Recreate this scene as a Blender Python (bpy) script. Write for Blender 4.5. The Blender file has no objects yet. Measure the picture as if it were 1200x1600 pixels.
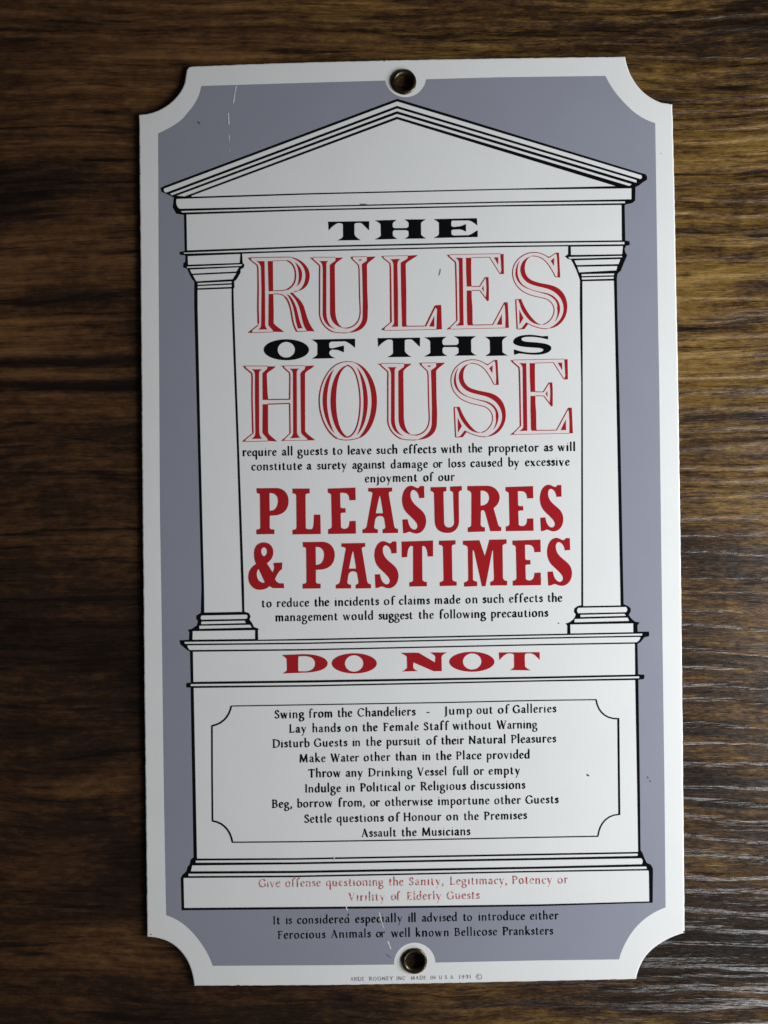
import bpy, bmesh, math, random
import mathutils
from mathutils import Vector, geometry

random.seed(7)
S = bpy.context.scene
COL = S.collection

# ---------------------------------------------------------------- camera
cam_d = bpy.data.cameras.new('camera')
cam = bpy.data.objects.new('camera', cam_d)
COL.objects.link(cam)
cam_d.sensor_fit = 'VERTICAL'
cam_d.sensor_height = 24.0
cam_d.sensor_width = 18.0
cam_d.lens = 24.0 * 1203.0 / 1600.0
cam_d.clip_start = 0.01
cam_d.clip_end = 100.0
cam.location = (-0.0065979904, 0.0014525724, 0.2561676313)
_rx, _ry = 0.0059109003, 0.0079948790
cam.rotation_euler = (mathutils.Matrix.Rotation(_ry, 3, 'Y') @ mathutils.Matrix.Rotation(_rx, 3, 'X')).to_euler()
S.camera = cam
PLATE_TURN = 0.0137069794

# ---------------------------------------------------------------- world and lamps
world = bpy.data.worlds.new("World")
S.world = world
world.use_nodes = True
bg = world.node_tree.nodes['Background']
bg.inputs['Color'].default_value = (1.0, 0.95, 0.86, 1)
bg.inputs['Strength'].default_value = 0.02

def area(name, loc, target, w, h, power, col):
    d = bpy.data.lights.new(name, 'AREA')
    d.shape = 'RECTANGLE'; d.size = w; d.size_y = h
    d.energy = power; d.color = col
    o = bpy.data.objects.new(name, d)
    COL.objects.link(o)
    o.location = loc
    o.rotation_euler = (Vector(target) - Vector(loc)).to_track_quat('-Z', 'Y').to_euler()
    return o
area('window_light', (0.41, -0.04, 0.19), (0.0, 0.0, 0.0), 0.26, 0.20, 3.2, (0.95, 0.98, 1.0))
area('window_light', (0.62, -1.06, 0.52), (0.05, -0.1, 0.0), 0.42, 0.24, 4.8, (0.97, 0.98, 1.0))

S.view_settings.view_transform = 'Standard'
S.view_settings.look = 'None'
S.view_settings.exposure = 0.06
S.view_settings.gamma = 1.0

# ---------------------------------------------------------------- helpers
# the drawing was measured on a flat scan of the plate: H turns scan units into metres on the plate
Hm = (0.213490641, -0.00296980913, -0.134381433, -0.00291676327, -0.213530019, 0.175675857, 0.00669908878, 0.00495274186)
def plate_xy(p):
    x, y = p[0] / 1000.0, p[1] / 1000.0
    w = Hm[6] * x + Hm[7] * y + 1.0
    return ((Hm[0] * x + Hm[1] * y + Hm[2]) / w, (Hm[3] * x + Hm[4] * y + Hm[5]) / w)

def tag(o, label=None, cat=None, kind=None, group=None):
    if label: o['label'] = label
    if cat: o['category'] = cat
    if kind: o['kind'] = kind
    if group: o['group'] = group
    return o

def mesh_obj(name, verts, faces, mat, parent=None, smooth=False):
    me = bpy.data.meshes.new(name)
    me.from_pydata(verts, [], faces)
    me.validate()
    me.materials.append(mat)
    if smooth:
        for p in me.polygons: p.use_smooth = True
    o = bpy.data.objects.new(name, me)
    COL.objects.link(o)
    if parent: o.parent = parent
    return o

def area2(p):
    return sum(p[i - 1][0] * p[i][1] - p[i][0] * p[i - 1][1] for i in range(len(p)))

def ccw(p):
    q = []
    for a in p:
        if not q or abs(a[0] - q[-1][0]) + abs(a[1] - q[-1][1]) > 1e-4: q.append(a)
    if len(q) > 2 and abs(q[0][0] - q[-1][0]) + abs(q[0][1] - q[-1][1]) < 1e-4: q.pop()
    return q if area2(q) > 0 else q[::-1]

def paint(layers):
    """layers: list of (polygon, keep) painted one over the other; returns triangles of what is kept."""
    vs, fs, keep = [], [], []
    for poly, k in layers:
        p = ccw(poly)
        if len(p) < 3 or abs(area2(p)) < 1e-3: continue
        b = len(vs); vs += [Vector(a) for a in p]
        fs.append(list(range(b, b + len(p)))); keep.append(k)
    out = geometry.delaunay_2d_cdt(vs, [], fs, 1, 1e-5, True)
    tris = []
    for f, org in zip(out[2], out[5]):
        if org and keep[max(org)]: tris.append(tuple(f))
    return [tuple(v) for v in out[0]], tris

def sheet(name, vt, z, mat, parent, label=None):
    v, t = vt
    used = sorted({i for f in t for i in f}); ix = {a: i for i, a in enumerate(used)}
    P = [(*plate_xy(v[i]), z) for i in used]
    F = []
    for f in t:
        f = [ix[i] for i in f]
        a, b, c = (P[i] for i in f[:3])
        if (b[0]-a[0])*(c[1]-a[1]) - (b[1]-a[1])*(c[0]-a[0]) < 0: f = f[::-1]
        F.append(f)
    o = mesh_obj(name, P, F, mat, parent)
    if label: o['label'] = label
    return o

def path(s, ox=0, oy=0, sc=1.0, n=7):
    for c_ in 'MLCZ': s = s.replace(c_, ' ' + c_ + ' ')
    tk = s.replace(',', ' ').split()
    pts, i, cmd = [], 0, 'M'
    while i < len(tk):
        if tk[i] in 'MLCQZ': cmd = tk[i]; i += 1
        if cmd == 'Z': break
        if cmd in 'ML':
            pts.append((float(tk[i]), float(tk[i+1]))); i += 2
            if cmd == 'M': cmd = 'L'
        elif cmd == 'C':
            p0 = pts[-1]; a = [float(t) for t in tk[i:i+6]]; i += 6
            for k in range(1, n + 1):
                t = k / n; u = 1 - t
                pts.append(tuple(u*u*u*p0[j] + 3*u*u*t*a[j] + 3*u*t*t*a[2+j] + t*t*t*a[4+j] for j in (0, 1)))
    return [(ox + x / sc, oy + y / sc) for x, y in pts]

def ellipse(cx, cy, rx, ry, ox=0, oy=0, sc=1.0, n=36):
    return [(ox + (cx + rx*math.cos(2*math.pi*k/n))/sc, oy + (cy + ry*math.sin(2*math.pi*k/n))/sc) for k in range(n)]

def ribbon(pts, w):
    """quads and joint discs along a polyline; w = width or list of widths"""
    out = []
    ws = w if isinstance(w, (list, tuple)) else [w] * len(pts)
    if len(ws) == 2 and len(pts) > 2:
        ws = [ws[0] + (ws[1] - ws[0]) * k / (len(pts) - 1) for k in range(len(pts))]
    for i in range(len(pts) - 1):
        (x0, y0), (x1, y1) = pts[i], pts[i+1]
        L = math.hypot(x1-x0, y1-y0)
        if L < 1e-6: continue
        nx, ny = -(y1-y0)/L/2, (x1-x0)/L/2
        out.append([(x0+nx*ws[i], y0+ny*ws[i]), (x0-nx*ws[i], y0-ny*ws[i]), (x1-nx*ws[i+1], y1-ny*ws[i+1]), (x1+nx*ws[i+1], y1+ny*ws[i+1])])
        if i > 0:
            out.append([(x0 + ws[i]/2*math.cos(k*math.pi/4+.3), y0 + ws[i]/2*math.sin(k*math.pi/4+.3)) for k in range(8)])
    return out

# ---------------------------------------------------------------- materials
def new_mat(name):
    m = bpy.data.materials.new(name); m.use_nodes = True
    nt = m.node_tree
    return m, nt, nt.nodes['Principled BSDF']

def node(nt, typ, **kw):
    n = nt.nodes.new(typ)
    for k, v in kw.items():
        if k in ('operation', 'blend_type', 'data_type', 'noise_dimensions', 'feature', 'interpolation_type', 'wave_type', 'bands_direction', 'wave_profile'): setattr(n, k, v)
        else: n.inputs[k].default_value = v
    return n

def enamel(name, col, rough=0.3, var=0.03, bump=0.05, metal=0.0):
    m, nt, b = new_mat(name)
    tc = node(nt, 'ShaderNodeTexCoord')
    n1 = node(nt, 'ShaderNodeTexNoise', Scale=60.0, Detail=4.0)
    nt.links.new(tc.outputs['Object'], n1.inputs['Vector'])
    mix = node(nt, 'ShaderNodeMix', data_type='RGBA', blend_type='MIX')
    mix.inputs[6].default_value = (*[c * (1 - var) for c in col], 1)
    mix.inputs[7].default_value = (*[min(1, c * (1 + var)) for c in col], 1)
    nt.links.new(n1.outputs['Fac'], mix.inputs[0])
    nt.links.new(mix.outputs[2], b.inputs['Base Color'])
    n2 = node(nt, 'ShaderNodeTexNoise', Scale=900.0, Detail=2.0)
    nt.links.new(tc.outputs['Object'], n2.inputs['Vector'])
    bp = node(nt, 'ShaderNodeBump', Strength=bump, Distance=0.0002)
    nt.links.new(n2.outputs['Fac'], bp.inputs['Height'])
    nt.links.new(bp.outputs['Normal'], b.inputs['Normal'])
    b.inputs['Roughness'].default_value = rough
    b.inputs['Metallic'].default_value = metal
    return m

M_WHITE = enamel('white_enamel', (0.80, 0.80, 0.795), 0.16)
M_GREY = enamel('blue_grey_enamel', (0.285, 0.29, 0.352), 0.18, 0.04)
M_BLACK = enamel('black_enamel', (0.005, 0.005, 0.006), 0.16)
M_RED = enamel('red_enamel', (0.38, 0.015, 0.02), 0.18, 0.06)
M_PALE_RED = enamel('thin_red_enamel', (0.50, 0.06, 0.055), 0.2, 0.2)
def worn(m, bare, scale, lo, hi):
    nt = m.node_tree; b = nt.nodes['Principled BSDF']
    src = b.inputs['Base Color'].links[0].from_socket
    tc = node(nt, 'ShaderNodeTexCoord')
    n = node(nt, 'ShaderNodeTexNoise', Scale=scale, Detail=3.0, Roughness=0.6)
    nt.links.new(tc.outputs['Object'], n.inputs['Vector'])
    r = nt.nodes.new('ShaderNodeMapRange')
    for k, x in zip((1, 2, 3, 4), (lo, hi, 0.0, 1.0)): r.inputs[k].default_value = x
    nt.links.new(n.outputs['Fac'], r.inputs[0])
    mx = node(nt, 'ShaderNodeMix', data_type='RGBA', blend_type='MIX')
    nt.links.new(r.outputs[0], mx.inputs[0]); nt.links.new(src, mx.inputs[6]); mx.inputs[7].default_value = (*bare, 1)
    nt.links.new(mx.outputs[2], b.inputs['Base Color'])
worn(M_PALE_RED, (0.80, 0.72, 0.71), 1300.0, 0.48, 0.66)
M_PINK = enamel('pale_pink_print', (0.80, 0.745, 0.74), 0.18)
M_FAINT = enamel('faint_grey_print', (0.22, 0.22, 0.23), 0.34, 0.2)
M_SPECK = enamel('dark_speck', (0.12, 0.12, 0.125), 0.34, 0.2)
M_STEEL = enamel('dark_steel_edge', (0.035, 0.03, 0.028), 0.5)
worn(M_FAINT, (0.78, 0.78, 0.78), 1500.0, 0.5, 0.7)
M_SCRATCH = enamel('scratched_white', (0.75, 0.74, 0.74), 0.5)

def brass():
    m, nt, b = new_mat('aged_brass')
    tc = node(nt, 'ShaderNodeTexCoord')
    n1 = node(nt, 'ShaderNodeTexNoise', Scale=450.0, Detail=5.0, Roughness=0.65)
    nt.links.new(tc.outputs['Object'], n1.inputs['Vector'])
    r = node(nt, 'ShaderNodeValToRGB')
    r.color_ramp.elements[0].position = 0.35; r.color_ramp.elements[0].color = (0.03, 0.022, 0.012, 1)
    r.color_ramp.elements[1].position = 0.7; r.color_ramp.elements[1].color = (0.13, 0.10, 0.055, 1)
    nt.links.new(n1.outputs['Fac'], r.inputs['Fac'])
    nt.links.new(r.outputs['Color'], b.inputs['Base Color'])
    b.inputs['Metallic'].default_value = 0.85
    b.inputs['Roughness'].default_value = 0.33
    bp = node(nt, 'ShaderNodeBump', Strength=0.25, Distance=0.0001)
    nt.links.new(n1.outputs['Fac'], bp.inputs['Height'])
    nt.links.new(bp.outputs['Normal'], b.inputs['Normal'])
    return m
M_BRASS = brass()

def wood():
    m, nt, b = new_mat('dark_rustic_wood')
    L = nt.links.new
    tc = node(nt, 'ShaderNodeTexCoord')
    P = tc.outputs['Object']
    def mapping(sx, sy, off=(0, 0, 0), src=None):
        mp = node(nt, 'ShaderNodeMapping'); mp.inputs['Scale'].default_value = (sx, sy, 1)
        mp.inputs['Location'].default_value = off
        L(src or P, mp.inputs['Vector']); return mp.outputs['Vector']
    def noise(vec, detail=4.0, rough=0.55, dist=0.0):
        n = node(nt, 'ShaderNodeTexNoise', Scale=1.0, Detail=detail, Roughness=rough, Distortion=dist)
        L(vec, n.inputs['Vector']); return n.outputs['Fac']
    def math_(op, a, c, clamp=False):
        n = node(nt, 'ShaderNodeMath', operation=op); n.use_clamp = clamp
        for i, v in enumerate((a, c)):
            if v is None: continue
            if isinstance(v, (int, float)): n.inputs[i].default_value = v
            else: L(v, n.inputs[i])
        return n.outputs[0]
    def rng(v, a, c, lo=0.0, hi=1.0):
        n = nt.nodes.new('ShaderNodeMapRange'); n.interpolation_type = 'SMOOTHSTEP'
        for k, x in zip((1, 2, 3, 4), (a, c, lo, hi)): n.inputs[k].default_value = x
        L(v, n.inputs[0]); return n.outputs[0]
    # slow warp so the grain wanders
    wn = node(nt, 'ShaderNodeTexNoise', Scale=9.0, Detail=2.0); L(P, wn.inputs['Vector'])
    sub = node(nt, 'ShaderNodeVectorMath', operation='SUBTRACT'); L(wn.outputs['Color'], sub.inputs[0]); sub.inputs[1].default_value = (.5, .5, .5)
    mul = node(nt, 'ShaderNodeVectorMath', operation='MULTIPLY'); L(sub.outputs[0], mul.inputs[0]); mul.inputs[1].default_value = (0.0, 0.014, 0)
    add = node(nt, 'ShaderNodeVectorMath', operation='ADD'); L(P, add.inputs[0]); L(mul.outputs[0], add.inputs[1])
    W = add.outputs[0]
    big = noise(mapping(9, 30, (3.1, 1.7, 0), W), 4.0, 0.55)
    mid = noise(mapping(24, 130, (0, 4.2, 0), W), 5.0, 0.62)
    streak = noise(mapping(17, 270, (5.0, 0.4, 0), W), 5.0, 0.62)
    grain = noise(mapping(58, 600, (1, 2, 0), W), 5.0, 0.68)
    fine = noise(mapping(420, 2600, (2, 0, 0), W), 3.0, 0.7)
    blot = noise(mapping(210, 420, (7, 7, 0), W), 4.0, 0.65)
    # stained patches of the board: (x, y, rx, ry, amount)
    sx = node(nt, 'ShaderNodeSeparateXYZ'); L(W, sx.inputs[0])
    hue = math_('ADD', math_('MULTIPLY', sx.outputs[0], 5.0), math_('MULTIPLY', noise(mapping(11, 34, (9, 2, 0), W), 3.0, 0.5), 1.2))
    hue = rng(hue, -0.05, 1.15)
    soft = math_('ADD', math_('MULTIPLY', hue, 0.55), 0.45)
    tone = math_('MULTIPLY', big, 0.66)
    tone = math_('ADD', tone, math_('MULTIPLY', mid, 0.32))
    patches = [((600, 30), 700, 110, .07), ((1130, 480), 300, 260, .15), ((1130, 700), 300, 120, .05), ((1100, 1400), 400, 300, -.05), ((130, 960), 260, 260, -.06),
               ((100, 420), 200, 70, .09), ((100, 560), 260, 62, .19), ((60, 470), 200, 60, .10), ((30, 290), 130, 60, -.10), ((90, 160), 340, 70, .07), ((140, 705), 140, 30, .10),
               ((1000, 110), 260, 50, .03), ((150, 1490), 260, 130, -.04), ((145, 1030), 55, 26, -.12), ((190, 1330), 50, 40, -.14),
               ((150, 1215), 90, 30, .08), ((150, 1045), 28, 9, .20), ((520, 50), 300, 70, .02), ((1130, 390), 60, 12, -.10),
               ((80, 462), 100, 18, -.30), ((90, 552), 220, 9, -.34), ((120, 590), 260, 9, -.36), ((1150, 640), 120, 5, -.2), ((1170, 440), 50, 8, -.2), ((1060, 500), 60, 4, -.2)]
    for (px, py), rx, ry, amt in patches:
        x, y = (px - 600 - 30) * 0.0002137, (800 - py + 7) * 0.0002137
        dx = math_('MULTIPLY', math_('SUBTRACT', sx.outputs[0], x), 1 / (rx * 0.0002137))
        dy = math_('MULTIPLY', math_('SUBTRACT', sx.outputs[1], y), 1 / (ry * 0.0002137))
        d2 = math_('ADD', math_('MULTIPLY', dx, dx), math_('MULTIPLY', dy, dy))
        e = math_('EXPONENT', math_('MULTIPLY', d2, -1.0), None)
        tone = math_('ADD', tone, math_('MULTIPLY', e, amt))
    tone = math_('ADD', tone, math_('MULTIPLY', math_('MULTIPLY', math_('SUBTRACT', grain, .5), 0.56), soft))
    tone = math_('ADD', tone, math_('MULTIPLY', math_('MULTIPLY', math_('SUBTRACT', fine, .5), 0.34), soft))
    tone = math_('ADD', tone, math_('MULTIPLY', math_('SUBTRACT', blot, .5), 0.30))
    tone = math_('SUBTRACT', tone, math_('MULTIPLY', rng(streak, .55, .68), 0.20))
    tone = math_('SUBTRACT', tone, math_('MULTIPLY', rng(noise(mapping(48, 820, (3, 8, 0), W), 3.0, 0.6), .58, .68), math_('MULTIPLY', soft, 0.15)))
    tone = math_('ADD', math_('MULTIPLY', tone, 1.3), -0.195)
    ramp = node(nt, 'ShaderNodeValToRGB')
    cr = ramp.color_ramp
    cr.elements[0].position = 0.22; cr.elements[0].color = (0.010, 0.0065, 0.0045, 1)
    cr.elements[1].position = 0.86; cr.elements[1].color = (0.27, 0.165, 0.042, 1)
    for pos, c in ((0.38, (0.026, 0.014, 0.0075, 1)), (0.50, (0.066, 0.034, 0.013, 1)), (0.64, (0.150, 0.084, 0.022, 1))):
        e = cr.elements.new(pos); e.color = c
    L(tone, ramp.inputs['Fac'])
    ramp2 = node(nt, 'ShaderNodeValToRGB')
    c2 = ramp2.color_ramp
    c2.elements[0].position = 0.22; c2.elements[0].color = (0.012, 0.0075, 0.006, 1)
    c2.elements[1].position = 0.86; c2.elements[1].color = (0.22, 0.105, 0.038, 1)
    for pos, c in ((0.38, (0.030, 0.0150, 0.0090, 1)), (0.50, (0.068, 0.031, 0.014, 1)), (0.64, (0.125, 0.058, 0.023, 1))):
        e = c2.elements.new(pos); e.color = c
    L(tone, ramp2.inputs['Fac'])
    hm = node(nt, 'ShaderNodeMix', data_type='RGBA', blend_type='MIX')
    L(hue, hm.inputs[0]); L(ramp2.outputs['Color'], hm.inputs[6]); L(ramp.outputs['Color'], hm.inputs[7])
    L(hm.outputs[2], b.inputs['Base Color'])
    # relief: embossed open grain
    rid = noise(mapping(13, 215, (2.2, 9.4, 0), W), 5.0, 0.58)
    rid2 = noise(mapping(38, 640, (8.2, 3.4, 0), W), 4.0, 0.6)
    rag = noise(mapping(60, 480, (1.2, 8.4, 0), P), 3.0, 0.6)
    ph = math_('ADD', math_('MULTIPLY', sx.outputs[1], 162.0), math_('MULTIPLY', noise(mapping(9, 75, (4, 4, 0), P), 3.0, 0.5), 2.2))
    ph = math_('ADD', ph, math_('MULTIPLY', math_('SUBTRACT', rag, .5), 0.30))
    fr_ = math_('FRACT', ph, None)
    step = math_('SUBTRACT', rng(fr_, 0.0, 0.34), rng(fr_, 0.36, 1.0))
    amp = rng(noise(mapping(26, 170, (6, 1, 0), P), 3.0, 0.6), .28, .54, .20, .44)
    h = math_('MULTIPLY', step, amp)
    h = math_('ADD', h, math_('MULTIPLY', rng(rid, .44, .58), 0.12))
    h = math_('ADD', h, math_('MULTIPLY', rid2, 0.17))
    h = math_('ADD', h, math_('MULTIPLY', fine, 0.025))
    h = math_('ADD', h, math_('MULTIPLY', blot, 0.0))
    bp = node(nt, 'ShaderNodeBump', Strength=1.0, Distance=0.001)
    L(h, bp.inputs['Height'])
    L(bp.outputs['Normal'], b.inputs['Normal'])
    L(rng(fine, .3, .7, .24, .34), b.inputs['Roughness'])
    b.inputs['Specular IOR Level'].default_value = 0.48
    return m
M_WOOD = wood()

# ---------------------------------------------------------------- the table it lies on
bm = bmesh.new()
bmesh.ops.create_cube(bm, size=1.0)
for v in bm.verts:
    v.co = Vector((v.co.x * 1.5, v.co.y * 1.0, v.co.z * 0.028 - 0.014))
bmesh.ops.bevel(bm, geom=list(bm.edges), offset=0.002, segments=2, affect='EDGES')
me = bpy.data.meshes.new('table_top'); bm.to_mesh(me); bm.free(); me.materials.append(M_WOOD)
table = bpy.data.objects.new('table_top', me); COL.objects.link(table)
tag(table, 'dark brown wooden table top with embossed horizontal grain', kind='structure')

# ---------------------------------------------------------------- the enamel sign
sign = bpy.data.objects.new('enamel_sign', None)
COL.objects.link(sign)
sign.rotation_euler = (0, 0, PLATE_TURN)
tag(sign, 'white and blue-grey enamel sign of house rules with a printed temple front, on dark wood', 'sign')
ZT = 0.0013            # face of the plate
ZB = 0.0003            # its back, held off the wood by the eyelets

outer = path('''M 216.3 178.7 L 229 177.2 C 262 171 283 146 288 128 L 291 109 L 294 104.5 L 298.7 103 L 380 99.6 L 480 96.3 L 630 92.6 L 780 90.2 L 880 88.7 L 977 87.4
 C 979.5 101 983 112 988.5 121 C 997 137 1012 152 1034 159.5 L 1051 162.3 L 1054.4 300 L 1057.8 480 L 1060.3 600 L 1063.4 800 L 1065.8 1000 L 1068.2 1240 L 1070.4 1458.3
 C 1040 1466 1014 1484 1004 1503 C 998 1515 995.5 1523 994.5 1530.8 L 840 1534 L 690 1537.3 L 530 1540 L 420 1540.8 L 303 1541.2 C 300 1520 296 1505 285 1491 C 272 1474 255 1466 229.3 1464.2
 L 228.2 1380 L 226.6 1240 L 224.9 1100 L 221.9 800 L 218.6 400 Z''', n=12)
# fine unevenness of the hand-dipped edge
fine_out = []
for i, a in enumerate(outer):
    c = outer[(i + 1) % len(outer)]
    L_ = math.hypot(c[0]-a[0], c[1]-a[1]); k = max(1, int(L_ / 7))
    for j in range(k):
        t = j / k
        x, y = a[0] + (c[0]-a[0])*t, a[1] + (c[1]-a[1])*t
        if j: x += random.uniform(-.28, .28); y += random.uniform(-.28, .28)
        fine_out.append((x, y))
outer = fine_out
NO = len(outer)
holes = [(630.8, 128.5, 16.0), (647.5, 1501.0, 16.0)]
ctr = (640, 815)
def inset(poly, d):
    out = []
    n = len(poly)
    for i in range(n):
        a, b_, c = poly[i-2], poly[i], poly[(i+2) % n]
        tx, ty = c[0]-a[0], c[1]-a[1]; L_ = math.hypot(tx, ty) or 1
        out.append((b_[0] - ty/L_*d, b_[1] + tx/L_*d))
    return out
sgn = 1 if area2(outer) > 0 else -1
rings = [(outer, ZB), (outer, ZT - 0.00045), (inset(outer, sgn*0.45), ZT - 0.00022), (inset(outer, sgn*1.3), ZT - 0.00005), (inset(outer, sgn*2.6), ZT)]
V, F = [], []
for ring, z in rings:
    V += [(*plate_xy(p), z) for p in ring]
for r in range(len(rings) - 1):
    for i in range(NO):
        j = (i + 1) % NO
        F.append((r*NO+i, r*NO+j, (r+1)*NO+j, (r+1)*NO+i))
cap_v, cap_t = paint([(rings[-1][0], True)] + [(ellipse(x, y, r, r), False) for x, y, r in holes])
for z, flip in ((ZT, False), (ZB, True)):
    vv, tt = (cap_v, cap_t) if not flip else paint([(rings[0][0], True)] + [(ellipse(x, y, r, r), False) for x, y, r in holes])
    base = len(V); V += [(*plate_xy(p), z) for p in vv]
    for t in tt: F.append(tuple(base + i for i in t))
plate = mesh_obj('plate', V, F, M_WHITE, sign)
bm = bmesh.new(); bm.from_mesh(plate.data)
bmesh.ops.remove_doubles(bm, verts=bm.verts, dist=1e-6)
bmesh.ops.recalc_face_normals(bm, faces=bm.faces)
bm.to_mesh(plate.data); bm.free()

# chips in the enamel where the steel shows, a little proud of the edge
def chips(spots):
    v, f = [], []
    for x, y, w, h in spots:
        n = 9; b0 = len(v)
        for k in range(n):
            a = 2*math.pi*k/n; r = random.uniform(.65, 1.1)
            v.append((*plate_xy((x + w*r*math.cos(a), y + h*r*math.sin(a))), ZT + 0.00004))
        f.append(tuple(range(b0, b0 + n))[::-1])
    return v, f
v, f = chips([(219.0, 272, .9, 1.6), (219.2, 433, .7, 1.3), (222.6, 763, 1.2, 2), (220.4, 545, .6, 3), (600.5, 95.2, 1.5, .9), (652, 93.8, 1.1, .8), (269, 1475.6, 1.6, 1.1), (373, 1539.8, 2.4, 1.1),
              (1069, 1456, 1.3, 1.6), (1033, 240, .8, .8), (236, 1460, 1.4, .9), (410, 99.8, 1.8, .7), (520, 1539.2, 2.2, .8), (455, 1540, 1.6, .8), (318, 103.2, 2, .7), (226.8, 1150, .6, 2.4), (224.3, 1010, .6, 1.7)])
o = mesh_obj('edge_chips', v, f, M_STEEL, sign); tag(o, kind='stuff')

# ---- blue-grey field
Z1, Z2, Z3, Z4 = ZT + 0.00003, ZT + 0.00006, ZT + 0.00009, ZT + 0.00012
def arc_pts(cx, cy, r, a0, a1, n=16):
    return [(cx + r*math.cos(math.radians(a0 + (a1-a0)*k/n)), cy + r*math.sin(math.radians(a0 + (a1-a0)*k/n))) for k in range(n + 1)]
field = path('M 247.5 208.7 C 275 196 285 188 292.5 177.5 C 304 165 312 152 315 134.5 L 480 129.5 L 601.5 126')
field += arc_pts(633.8, 119.5, 32.6, 169, 7)
field += path('''M 666 124 L 780 120.9 L 946 118.7 C 957 142 972 158 987.5 172.5 C 1000 183 1012 189 1023.8 192.5 L 1028 480 L 1030 600 L 1034 920 L 1038.4 1240 L 1040 1417.6
 C 1012 1428 996 1444 985 1460 C 976 1474 970 1487 967.4 1499 L 840 1500.6 L 680.4 1504''')
field += arc_pts(648.2, 1505.5, 32.6, -3, -177)
field += path('''M 616 1507 L 530 1508 L 332.6 1509 C 327 1492 319 1479 308 1465 C 296 1450 282 1437 260 1430 L 259 1380 L 256.5 1240 L 252.4 920 L 250.3 800 L 248.2 400 Z''')
temple_out = path('''M 620.7 154.5 L 700 178.3 L 1000 270 L 1008.7 272.3 L 1011 276 L 1011 281 L 1005 284.5 L 998 290 L 992.8 292.5 L 992.5 313.7 L 987.5 317.5 L 977.5 319.5 L 976 321 L 977 376 L 983.7 377 L 983.9 383 L 977.8 384.3 L 976 389
 L 976.8 394 L 980 399 L 977 406 L 974 413 L 970 423 L 964.8 428 L 963.9 436 L 964.5 480 L 967.5 600 L 974.4 944 L 981 946.6 L 985.5 950.5 L 985.5 955 L 982.5 961 L 987 967 L 992.5 971.3 L 999.6 972.6 L 996 977 L 996.3 987 L 1014 986.8 L 1014.6 992 L 1013.6 994.4 L 1007 995.6 L 1001 1003 L 996 1006
 L 997 1053.6 L 1007 1054.2 L 1006.4 1061 L 997.4 1062 L 1000 1240 L 1000.8 1328 L 1004 1333 L 1007 1341 L 1010.5 1348 L 1017 1351 L 1020.3 1357 L 1019.8 1410.4 L 840 1415.8 L 600 1419.3 L 284 1422.2 L 282.6 1372 L 285.5 1366.6 L 291.5 1361.2 L 293 1355 L 297 1349.5 L 298 1343 L 302.6 1339.5
 L 301 1240 L 298 1074.4 L 291 1074 L 291.4 1067 L 298.2 1066.6 L 297 1018 L 293 1016 L 282 1007 L 280.6 1000.4 L 295.4 999.6 L 296 988 L 293.6 984 L 300 982.6 L 308 977 L 309.4 970.6 L 306.6 966.5 L 307 961.8 L 314 957.6 L 315 920 L 309.4 700
 L 303.7 480 L 303.7 440 L 300 436 L 296.5 429 L 292.5 420 L 286.4 418 L 286.6 411.4 L 289.5 409.5 L 290 399.3 L 281.2 398 L 280.4 394 L 288.7 392.3 L 287.6 336 L 275.4 334 L 270 324 L 272 309 L 264 304.6 L 252.6 300 L 251 294 L 257.5 290.6 Z''')
grey_hole = inset(temple_out, 0)
sheet('grey_field', paint([(field, True), (temple_out, False)]), Z1, M_GREY, sign, 'blue-grey printed field round the temple front')

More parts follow.
